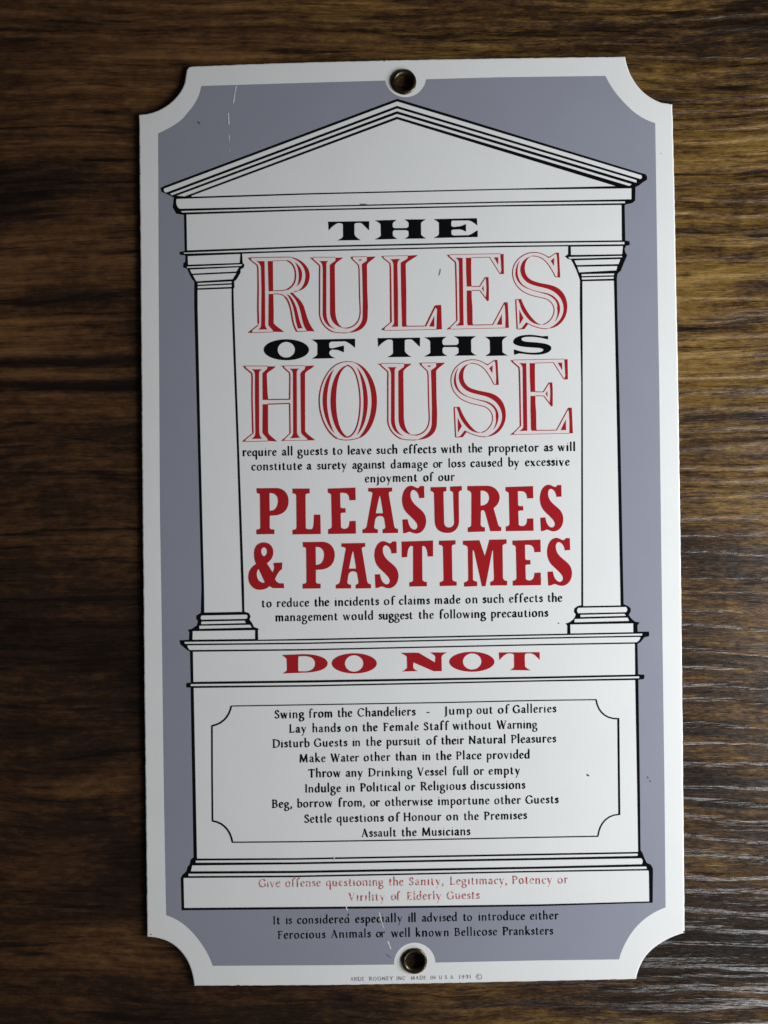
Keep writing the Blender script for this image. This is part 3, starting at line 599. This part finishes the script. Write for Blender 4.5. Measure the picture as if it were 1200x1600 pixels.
# ---------------------------------------------------------------- small roman lettering
# x-height 8, capitals 12, ascender 13.5; "!" marks a serif, "." a dot; otherwise a smooth pen stroke
G = {
'a': (6.2, '0.9,6.2 2.6,7.9 4.4,7.3 4.9,5.4 4.9,1.3 6.1,0.3;4.9,4.8 2.2,4 0.8,2.3 1.7,0.5 3.5,0.5 4.9,1.6'),
'b': (7.2, '1.2,13.5 1.2,0.5;!0,12.7 1.3,13.3;1.2,6.2 3.2,7.8 5.6,7.2 6.7,4.4 5.9,1.2 3.6,0 1.2,0.8'),
'c': (5.6, '5.4,6.7 4,7.8 1.9,7.3 0.7,4.4 1.5,1.2 3.4,0.1 5.6,1.2'),
'd': (7.3, '6.1,13.5 6.1,0.4;!4.9,12.7 6.2,13.3;6.1,6.8 4.4,7.8 1.8,7.1 0.6,4 1.4,1 3.5,0.1 6.1,1.5;!6.1,0.5 7.3,0.2'),
'e': (5.9, '0.9,3.7 5.4,5.5;5.4,5.5 4.9,7.2 3.3,7.9 1.5,6.9 0.6,4 1.6,1 3.4,0.1 5.8,1.4'),
'f': (4.9, '5.2,12.6 4.2,13.4 2.8,12.6 1.9,10.5 1.8,6 1.8,0.2;!0.1,7.6 4.3,7.6;!0.5,0.3 3.3,0.3'),
'g': (7.2, '3.2,7.9 1.3,7.2 0.7,5.2 1.5,3.5 3.3,3 5.1,3.7 5.6,5.6 5,7.2 3.2,7.9;!5,7.2 7.2,7.5;2,3.2 1,1.9 2.2,0.8 5,0.2 6.6,-1.3 6.3,-3.5 4.4,-4.9 1.8,-4.8 0.5,-3.5 0.9,-1.6 2.6,0.2'),
'h': (7.7, '1.3,13.5 1.3,0.2;!0.1,12.7 1.4,13.3;1.3,5.6 3.1,7.5 5.1,7.7 6.2,6 6.3,0.2;!0.2,0.3 2.6,0.3;!5.2,0.3 7.6,0.3'),
'i': (2.8, '1.4,7.9 1.4,0.2;!0.1,6.9 1.5,7.7;!0.2,0.3 2.7,0.3;.1.4,11.4'),
'j': (2.6, '1.6,7.9 1.6,-2 0.9,-4.3 -0.8,-5.1;!0.3,6.9 1.7,7.7;.1.6,11.4'),
'k': (7.2, '1.3,13.5 1.3,0.2;!0.1,12.7 1.4,13.3;!1.4,3.9 5.6,7.5;2.7,4.7 6.5,0.3;!0.2,0.3 2.6,0.3;!4.2,7.6 6.8,7.6;!5.4,0.3 7.3,0.3'),
'l': (2.8, '1.4,13.5 1.4,0.2;!0.1,12.7 1.5,13.3;!0.2,0.3 2.7,0.3'),
'm': (11.9, '1.3,7.9 1.3,0.2;!0,6.9 1.4,7.7;1.3,5.6 2.9,7.5 4.7,7.7 5.8,6 5.9,0.2;5.9,5.6 7.5,7.5 9.3,7.7 10.4,6 10.5,0.2;!0.2,0.3 2.5,0.3;!4.8,0.3 7,0.3;!9.4,0.3 11.7,0.3'),
'n': (7.7, '1.3,7.9 1.3,0.2;!0,6.9 1.4,7.7;1.3,5.6 3.1,7.5 5.1,7.7 6.2,6 6.3,0.2;!0.2,0.3 2.6,0.3;!5.2,0.3 7.6,0.3'),
'o': (7.4, '3.7,7.9 1.6,7 0.7,4 1.6,1 3.7,0.1 5.8,1 6.7,4 5.8,7 3.7,7.9'),
'p': (7.3, '1.3,7.9 1.3,-5;!0,6.9 1.4,7.7;1.3,6.2 3.2,7.8 5.6,7.2 6.7,4.2 5.8,1.1 3.6,0.1 1.3,1;!0.1,-4.8 2.7,-4.8'),
'q': (7.1, '6,7.9 6,-5;6,6.8 4.4,7.8 1.8,7.1 0.6,4 1.4,1 3.5,0.1 6,1.5;!4.8,-4.8 7.2,-4.8'),
'r': (5.2, '1.4,7.9 1.4,0.2;!0.1,6.9 1.5,7.7;1.4,5.4 2.7,7.2 4.2,7.8 5.1,7.2;!0.2,0.3 2.9,0.3'),
's': (4.7, '4.2,6.6 3,7.8 1.4,7.3 1,5.8 2.4,4.5 4,3.3 4.2,1.5 2.7,0.2 .6,1.2'),
't': (4.6, '1.9,9.8 1.8,4 1.9,1.4 2.9,0.2 4.6,0.9;!0.2,7.4 4.3,7.6;!0.3,7.5 1.9,9.8'),
'u': (7.8, '1.3,7.7 1.3,2.4 2.5,0.4 4.5,0.6 6.2,2.4;6.2,7.9 6.2,0.3;!0,7 1.4,7.7;!4.9,7 6.2,7.7;!6.2,0.5 7.6,0.3'),
'v': (7.2, '0.9,7.7 3.7,0.3;!3.7,0.3 6.3,7.6;!0,7.6 2.2,7.6;!5.2,7.6 7.2,7.6'),
'w': (10.9, '0.9,7.7 3.4,0.3;!3.4,0.3 5.6,7.4;5.6,7.7 7.8,0.3;!7.8,0.3 10,7.6;!0,7.6 2,7.6;!9,7.6 10.9,7.6'),
'x': (7.0, '1,7.7 6,0.3;!1,0.3 5.9,7.6;!0.1,7.6 2.2,7.6;!4.8,7.6 6.9,7.6;!0,0.3 2,0.3;!5,0.3 7,0.3'),
'y': (7.2, '0.9,7.7 3.8,0.7;!6.5,7.6 3.8,0.7 2.1,-4.4 0.6,-5;!0,7.6 2.2,7.6;!5.3,7.6 7.3,7.6'),
',': (2.0, '1.1,1 1.3,0 .4,-2.2'),
'-': (4.0, '0.2,3.6 3.8,3.9'),
'S': (6.8, '6,9.8 4.2,11.9 1.9,11.2 1.3,8.8 3.4,6.6 6,4.3 6,1.6 3.6,0.1 0.8,1.7;!6.1,9.4 6.1,11.9;!0.8,0 0.8,2.6'),
'C': (10.0, '9.4,9.8 6.8,11.9 3.1,10.9 0.9,6.3 2.3,1.8 5.8,0.1 9.6,1.9;!9.5,9.4 9.5,11.9'),
'G': (11.0, '9.6,9.8 6.8,11.9 3.1,10.9 0.9,6.3 2.3,1.8 5.8,0.1 9.8,1.3;9.8,1.2 9.8,5.2;!8.2,5.3 11.2,5.3;!9.6,9.4 9.6,11.8'),
'J': (4.0, '2.5,12 2.5,0 1.9,-2.4 0.2,-3.3;!1,11.8 4,11.8'),
'L': (7.4, '1.6,12 1.6,0.2;0.1,0.4 6.9,0.4;!6.9,0.4 7.3,2.6;!0.1,11.8 3.2,11.8'),
'F': (7.0, '1.6,12 1.6,0.2;0.1,11.7 6.6,11.7;1.6,6.4 5.4,6.4;!6.7,11.7 6.9,9.6;!0.1,0.3 3.2,0.3;!5.5,5.4 5.5,7.4'),
'E': (7.6, '1.6,12 1.6,0.2;0.1,11.7 6.8,11.7;1.6,6.4 5.6,6.4;0.1,0.4 7,0.4;!6.8,11.7 7,9.6;!7,0.4 7.5,2.6'),
'D': (10.8, '1.7,12 1.7,0.2;0.2,11.7 5,11.7 8.9,9.9 10,6.2 8.7,2.2 5,0.4 0.2,0.4'),
'N': (10.8, '1.5,12 1.5,0.2;1.3,12 9.2,0.2;9.2,12 9.2,0.2;!0,11.8 2.2,11.8;!0.1,0.3 3,0.3;!7.8,11.8 10.7,11.8'),
'M': (12.6, '1.9,12 1.1,0.2;1.9,12 6.2,1;6.2,1 10.6,12;10.6,12 11.3,0.2;!0.6,11.8 2.6,11.8;!10,11.8 12,11.8;!0,0.3 2.4,0.3;!10,0.3 12.6,0.3'),
'P': (7.6, '1.6,12 1.6,0.2;0.1,11.7 4.5,11.7 6.9,10.3 6.9,7.6 4.6,5.9 2,6;!0.1,0.3 3.3,0.3'),
'R': (9.2, '1.6,12 1.6,0.2;0.1,11.7 4.5,11.7 6.7,10.4 6.7,7.9 4.6,6.2 2,6.2;4.2,6.1 8.6,0.3;!0.1,0.3 3.3,0.3;!7.6,0.3 9.4,0.3'),
'B': (8.2, '1.6,12 1.6,0.2;0.1,11.7 4.3,11.7 6.4,10.5 6.2,7.8 4,6.6 1.8,6.6;3.8,6.6 6.6,5.9 7.5,3.4 6,1 3.6,0.4 0.1,0.4'),
'H': (10.6, '1.6,12 1.6,0.2;9,12 9,0.2;1.6,6.4 9,6.4;!0.1,11.8 3.2,11.8;!7.5,11.8 10.5,11.8;!0.1,0.3 3.2,0.3;!7.5,0.3 10.5,0.3'),
'I': (3.2, '1.6,12 1.6,0.2;!0,11.8 3.2,11.8;!0,0.3 3.2,0.3'),
'T': (9.4, '4.7,12 4.7,0.2;0.4,11.6 9,11.6;!0.4,11.6 0.1,9.6;!9,11.6 9.3,9.6;!3.2,0.3 6.3,0.3'),
'V': (9.8, '1.3,12 5,0.3;!5,0.3 8.7,12;!0,11.8 2.8,11.8;!7.4,11.8 9.8,11.8'),
'W': (14.6, '1.2,12 4.6,0.3;!4.6,0.3 7.5,11;7,12 10.2,0.3;!10.2,0.3 13.4,12;!0,11.8 2.6,11.8;!12,11.8 14.6,11.8'),
'A': (10.4, '!1.4,0.3 5,12;5,12 9,0.3;!2.7,4.4 7.6,4.4;!0,0.3 2.8,0.3;!7.4,0.3 10.4,0.3'),
'O': (11.2, '5.6,11.9 2.1,10.4 0.8,6 2.2,1.6 5.6,0.1 9,1.6 10.4,6 9,10.4 5.6,11.9'),
'U': (9.4, '1.2,12 1.2,4 2.2,1 4.7,0.1 7.2,1 8.2,4 8.2,12'),
'Y': (9.0, '0.8,12 4.5,5.6 4.5,0.2;4.5,5.6 8.3,12'),
'1': (3.4, '1.6,12 1.6,0.2;0.4,10.6 1.6,12'),
'9': (7.0, '6,7.4 3.4,5.7 1,8.2 3.2,11.9 5.8,10.6 6.2,6.6 4.8,2 1.4,0.2'),
}
def smooth(p, n=4):
    if len(p) < 3: return p
    closed = p[0] == p[-1]
    out = []
    m = len(p)
    for i in range(m - 1):
        p0 = p[i-1] if i else (p[-2] if closed else p[0])
        p1, p2 = p[i], p[i+1]
        p3 = p[i+2] if i + 2 < m else (p[1] if closed else p[-1])
        for k in range(n):
            t = k / n
            out.append(tuple(0.5*((2*p1[j]) + (-p0[j]+p2[j])*t + (2*p0[j]-5*p1[j]+4*p2[j]-p3[j])*t*t + (-p0[j]+3*p1[j]-3*p2[j]+p3[j])*t**3) for j in (0, 1)))
    out.append(p[-1])
    return out
NIB = math.radians(24)
_cache = {}
def glyph_tris(ch, thick, thin, serifs):
    key = (ch, thick, thin, serifs)
    if key in _cache: return _cache[key]
    lay = []
    for st in G[ch][1].split(';'):
        if st[0] == '.' and st[1].isdigit() and ' ' not in st:
            if not serifs: continue
            x, y = map(float, st[1:].split(','))
            lay.append((ellipse(x, y, .62 * thin, .62 * thin, n=8), True)); continue
        ser = st[0] == '!'
        if ser: st = st[1:]
        p = smooth([tuple(map(float, a.split(','))) for a in st.split()])
        if ser and not serifs and math.hypot(p[-1][0]-p[0][0], p[-1][1]-p[0][1]) < 3.6: continue
        ws = []
        for i in range(len(p)):
            a, b_ = p[max(0, i-1)], p[min(len(p)-1, i+1)]
            d = math.atan2(b_[1]-a[1], b_[0]-a[0])
            w = thin + (thick - thin) * abs(math.sin(d - NIB))
            if ser: w = thin * 0.92
            ws.append(w)
        lay += [(q, True) for q in ribbon(p, ws)]
        if not ser:
            for e in (0, -1): lay.append((ellipse(p[e][0], p[e][1], ws[e]*.45, ws[e]*.45, n=6), True))
    _cache[key] = paint(lay)
    return _cache[key]

def text_line(words, yl, yr, mat, label, scale=1.0, thick=2.5, thin=0.88, z=Z2, serifs=True, name='lettering'):
    """words: (text, left, right); baseline runs from yl at the first word to yr at the last"""
    V_, T_ = [], []
    x_first, x_last = words[0][1], words[-1][2]
    for txt, a, c in words:
        tot = sum(G[ch][0] for ch in txt) * scale
        gap = (c - a - tot) / (len(txt) - 1) if len(txt) > 1 else 0
        sx = scale
        if len(txt) > 1 and (gap < 0.5 * scale or gap > 3.0 * scale):
            g2 = 0.5 * scale if gap < 0.5 * scale else 3.0 * scale
            k = (c - a - g2 * (len(txt) - 1)) / tot
            k = max(0.72, min(1.25, k)); sx = scale * k
            gap = (c - a - tot * k) / (len(txt) - 1)
        x = a
        for ch in txt:
            f_ = random.choice((.88, 1.0, 1.0, 1.12))
            v, t = glyph_tris(ch, thick * f_, thin * f_, serifs)
            b0 = len(V_)
            jx, jy, js = random.uniform(-.12, .12) * scale, random.uniform(-.16, .16) * scale, random.uniform(.98, 1.03)
            for gx, gy in v:
                px = x + jx + gx * sx * js
                by = yl + (yr - yl) * (px - x_first) / (x_last - x_first)
                V_.append((px - 0.012 * gy * scale, by + jy - gy * scale * js))
            T_ += [tuple(b0 + i for i in f) for f in t]
            x += G[ch][0] * sx + gap
    return sheet(name, (V_, T_), z, mat, sign, label)

lines = [
 ([('require', 379.5, 432), ('all', 441, 457.3), ('guests', 465.6, 511.8), ('to', 520.3, 535), ('leave', 543.7, 580), ('such', 588.7, 621), ('effects', 631, 681), ('with', 689.5, 721.7), ('the', 732, 753), ('proprietor', 763.7, 841), ('as', 850.5, 863.3), ('will', 872, 898.8)], 712.6, 704.2, M_BLACK),
 ([('constitute', 393.6, 471.7), ('a', 480, 486.4), ('surety', 496, 541.5), ('against', 551, 601.8), ('damage', 611.2, 668), ('or', 677.4, 691), ('loss', 700.7, 726.8), ('caused', 735.7, 785), ('by', 794.5, 810.8), ('excessive', 820.9, 889.5)], 735.0, 727.2, M_BLACK),
 ([('enjoyment', 570.7, 651.7), ('of', 662, 676.7), ('our', 685.3, 710)], 753.6, 751.0, M_BLACK),
 ([('to', 409.4, 424.4), ('reduce', 433, 482.7), ('the', 491.7, 514), ('incidents', 523.5, 591.7), ('of', 600.4, 616.7), ('claims', 624, 671.3), ('made', 679.6, 719), ('on', 728, 746), ('such', 754.6, 787.5), ('effects', 796, 847.7), ('the', 856, 878)], 948.7, 939.8, M_BLACK),
 ([('management', 431, 527.5), ('would', 536.5, 583), ('suggest', 592, 644.5), ('the', 654.6, 677.5), ('following', 687, 758.8), ('precautions', 767.5, 856)], 970.6, 963.3, M_BLACK),
 ([('Swing', 429.4, 475), ('from', 483, 519.4), ('the', 528, 550), ('Chandeliers', 559, 648.7), ('-', 667, 671), ('Jump', 694.6, 737.5), ('out', 745, 769.6), ('of', 778.5, 795.2), ('Galleries', 801.5, 868.5)], 1122.4, 1112.7, M_BLACK),
 ([('Lay', 452.4, 478.6), ('hands', 488.4, 532), ('on', 540, 558.4), ('the', 567, 589.6), ('Female', 599.6, 654), ('Staff', 662.5, 700.4), ('without', 707.7, 767.5), ('Warning', 776.5, 839.4)], 1144.6, 1137.6, M_BLACK),
 ([('Disturb', 426.4, 483.4), ('Guests', 491, 542.4), ('in', 551.4, 563), ('the', 572.4, 595.6), ('pursuit', 604.4, 656.7), ('of', 666.7, 682.7), ('their', 690, 724.4), ('Natural', 733, 790), ('Pleasures', 799, 868.5)], 1168.0, 1159.6, M_BLACK),
 ([('Make', 468.6, 508.4), ('Water', 517, 560.4), ('other', 569, 609.4), ('than', 618.4, 650.8), ('in', 660.2, 672.7), ('the', 681.7, 705), ('Place', 713.3, 751.9), ('provided', 760.8, 827.5)], 1190.9, 1184.6, M_BLACK),
 ([('Throw', 482.4, 532), ('any', 541, 566.6), ('Drinking', 576, 644), ('Vessel', 652.5, 698), ('full', 707.7, 731.7), ('or', 741, 755.6), ('empty', 764, 812.3)], 1214.4, 1209.4, M_BLACK),
 ([('Indulge', 477, 532.4), ('in', 541.6, 554.4), ('Political', 563.4, 625.6), ('or', 633.4, 648.3), ('Religious', 657.7, 727.5), ('discussions', 735.8, 820.2)], 1238.0, 1232.0, M_BLACK),
 ([('Beg,', 425.6, 456.4), ('borrow', 465, 519.6), ('from,', 529, 570), ('or', 579, 593), ('otherwise', 602.4, 675.4), ('importune', 684.8, 764.4), ('other', 773, 813.3), ('Guests', 821.3, 872.3)], 1262.0, 1254.6, M_BLACK),
 ([('Settle', 476, 518), ('questions', 526.6, 599.4), ('of', 607.4, 624), ('Honour', 631, 689), ('on', 698, 716), ('the', 725, 747.7), ('Premises', 757, 822.7)], 1285.4, 1279.4, M_BLACK),
 ([('Assault', 565, 619), ('the', 628, 650.8), ('Musicians', 659.8, 734.4)], 1307.6, 1304.4, M_BLACK),
 ([('Give', 404.6, 437.5), ('offense', 446.5, 501), ('questioning', 510.4, 599.4), ('the', 608.3, 630.2), ('Sanity,', 639.6, 693), ('Legitimacy,', 703.5, 792.3), ('Potency', 800.8, 862.5), ('or', 871.9, 887)], 1386.0, 1379.8, M_PALE_RED),
 ([('Virility', 545.2, 601.5), ('of', 611.5, 625), ('Elderly', 636.5, 689.4), ('Guests', 698.5, 749)], 1407.4, 1404.2, M_PALE_RED),
 ([('It', 427, 437.5), ('is', 446.9, 455.8), ('considered', 464.6, 545.8), ('especially', 555.6, 628.5), ('ill', 638, 649.8), ('advised', 659.5, 713.7), ('to', 723.9, 737.5), ('introduce', 747.7, 819.8), ('either', 828.5, 871.9)], 1443.9, 1436.0, M_BLACK),
 ([('Ferocious', 434.4, 508.3), ('Animals', 517.3, 579), ('or', 588, 601), ('well', 611.5, 640.6), ('known', 649.8, 701.3), ('Bellicose', 710.4, 776.5), ('Pranksters', 785.6, 863.8)], 1466.6, 1459.8, M_BLACK),
]
for words, yl, yr, mat in lines:
    red = mat is M_PALE_RED
    text_line(words, yl, yr, mat, 'small %s line reading %s' % ('red' if red else 'black', ' '.join(w[0] for w in words)), thick=1.9 if red else 2.4, thin=0.34 if red else 0.88)
text_line([('ANDE', 548, 569.6), ('ROONEY', 577, 614), ('INC', 620, 633.6), ('MADE', 642.6, 666), ('IN', 673, 681), ('U', 686.6, 691.6), ('S', 695.4, 699.6), ('A', 703.8, 709), ('1991', 717.6, 736)],
          1532.6, 1528.9, M_FAINT, 'tiny maker line along the bottom border', scale=0.46, thick=1.9, thin=1.3, serifs=False)
# copyright mark
cm = [(ellipse(748.6, 1526.2, 4.7, 4.7), True), (ellipse(748.6, 1526.2, 4.0, 4.0), False)]
cm += [(q, True) for q in ribbon([(748.6 + 2.2*math.cos(a/10*4.4 + .95), 1526.2 + 2.2*math.sin(a/10*4.4 + .95)) for a in range(11)], .75)]
sheet('copyright_mark', paint(cm), Z2, M_FAINT, sign)

# ---- scratches and specks
def flecks(name, segs, mat, z, label):
    V_, T_ = [], []
    for pts, w in segs:
        m_ = []
        for i in range(len(pts) - 1):
            for k in range(6):
                t = k / 6
                m_.append((pts[i][0] + (pts[i+1][0]-pts[i][0])*t + random.uniform(-.2, .2), pts[i][1] + (pts[i+1][1]-pts[i][1])*t))
        m_.append(pts[-1])
        ws = [w * random.uniform(.7, 1.35) for _ in m_]; ws[0] = ws[-1] = .15
        v, t = paint([(q, True) for q in ribbon(m_, ws)])
        b0 = len(V_); V_ += v; T_ += [tuple(b0 + i for i in f) for f in t]
    o = sheet(name, (V_, T_), z, mat, sign, label)
    o['kind'] = 'stuff'
    return o
flecks('scratch', [([(369.6, 133), (366.5, 150), (364.6, 163)], 1.5), ([(356.8, 176), (357.4, 186), (358, 196)], 1.6), ([(357.6, 209), (358.4, 222)], 1.1), ([(358.4, 232), (358.6, 238)], .5)], M_SCRATCH, Z3, 'broken white scratch in the upper left of the grey field')
flecks('scratch', [([(541, 1416.3), (542.8, 1423)], 1.4), ([(544.8, 1430), (545.6, 1434)], .9), ([(591.9, 1424), (595.5, 1437), (600, 1451)], 1.5), ([(605.6, 1469.6), (611, 1483.4)], 1.8), ([(521, 1337), (523.6, 1345.6)], 1.2)], M_SCRATCH, Z3, 'broken white scratch near the lower eyelet')
flecks('speck', [([(688.4, 420), (687.6, 426), (685.8, 431)], 1.0), ([(917.5, 1210.5), (920.6, 1212.5)], 2.6), ([(1011, 1213), (1013.4, 1216.5)], 1.3), ([(1015, 1219.4), (1017, 1221.6)], 1.5), ([(872.6, 973.4), (873.6, 974.6)], 1.2), ([(843, 903.6), (846, 905)], 1.8), ([(309, 190.5), (312.6, 193)], 2.2), ([(603, 1490), (611, 1497)], .8), ([(562, 319.5), (574, 319.2)], 1.4)], M_SPECK, Z3, 'small dark specks in the enamel')

# ---------------------------------------------------------------- eyelets
def eyelet(px, py, label):
    cx, cy = plate_xy((px, py))
    prof = [(4.20, 1.30), (4.24, 1.52), (4.12, 1.76), (3.85, 1.94), (3.50, 2.00), (3.15, 1.90), (2.86, 1.62), (2.70, 1.25), (2.62, 0.9), (2.62, 0.25), (2.9, 0.04), (3.6, 0.0), (4.1, 0.06), (4.2, 0.2), (4.1, 0.32)]
    n = 56
    V_, F_ = [], []
    for r, z in prof:
        for k in range(n):
            a = 2*math.pi*k/n
            w = 1 + 0.012*math.sin(3*a + r) + 0.006*math.sin(7*a)
            V_.append((r*w*math.cos(a)*1e-3, r*w*math.sin(a)*1e-3, z*1e-3))
    for i in range(len(prof) - 1):
        for k in range(n):
            F_.append((i*n+k, i*n+(k+1) % n, (i+1)*n+(k+1) % n, (i+1)*n+k))
    o = mesh_obj('eyelet', V_, F_, M_BRASS, sign, smooth=True)
    o.location = (cx, cy, 0)
    o['label'] = label
    bm = bmesh.new(); bm.from_mesh(o.data); bmesh.ops.recalc_face_normals(bm, faces=bm.faces); bm.to_mesh(o.data); bm.free()
    return o
eyelet(630.8, 128.5, 'dark brass eyelet in the top border')
eyelet(647.5, 1501.0, 'dark brass eyelet in the bottom border')
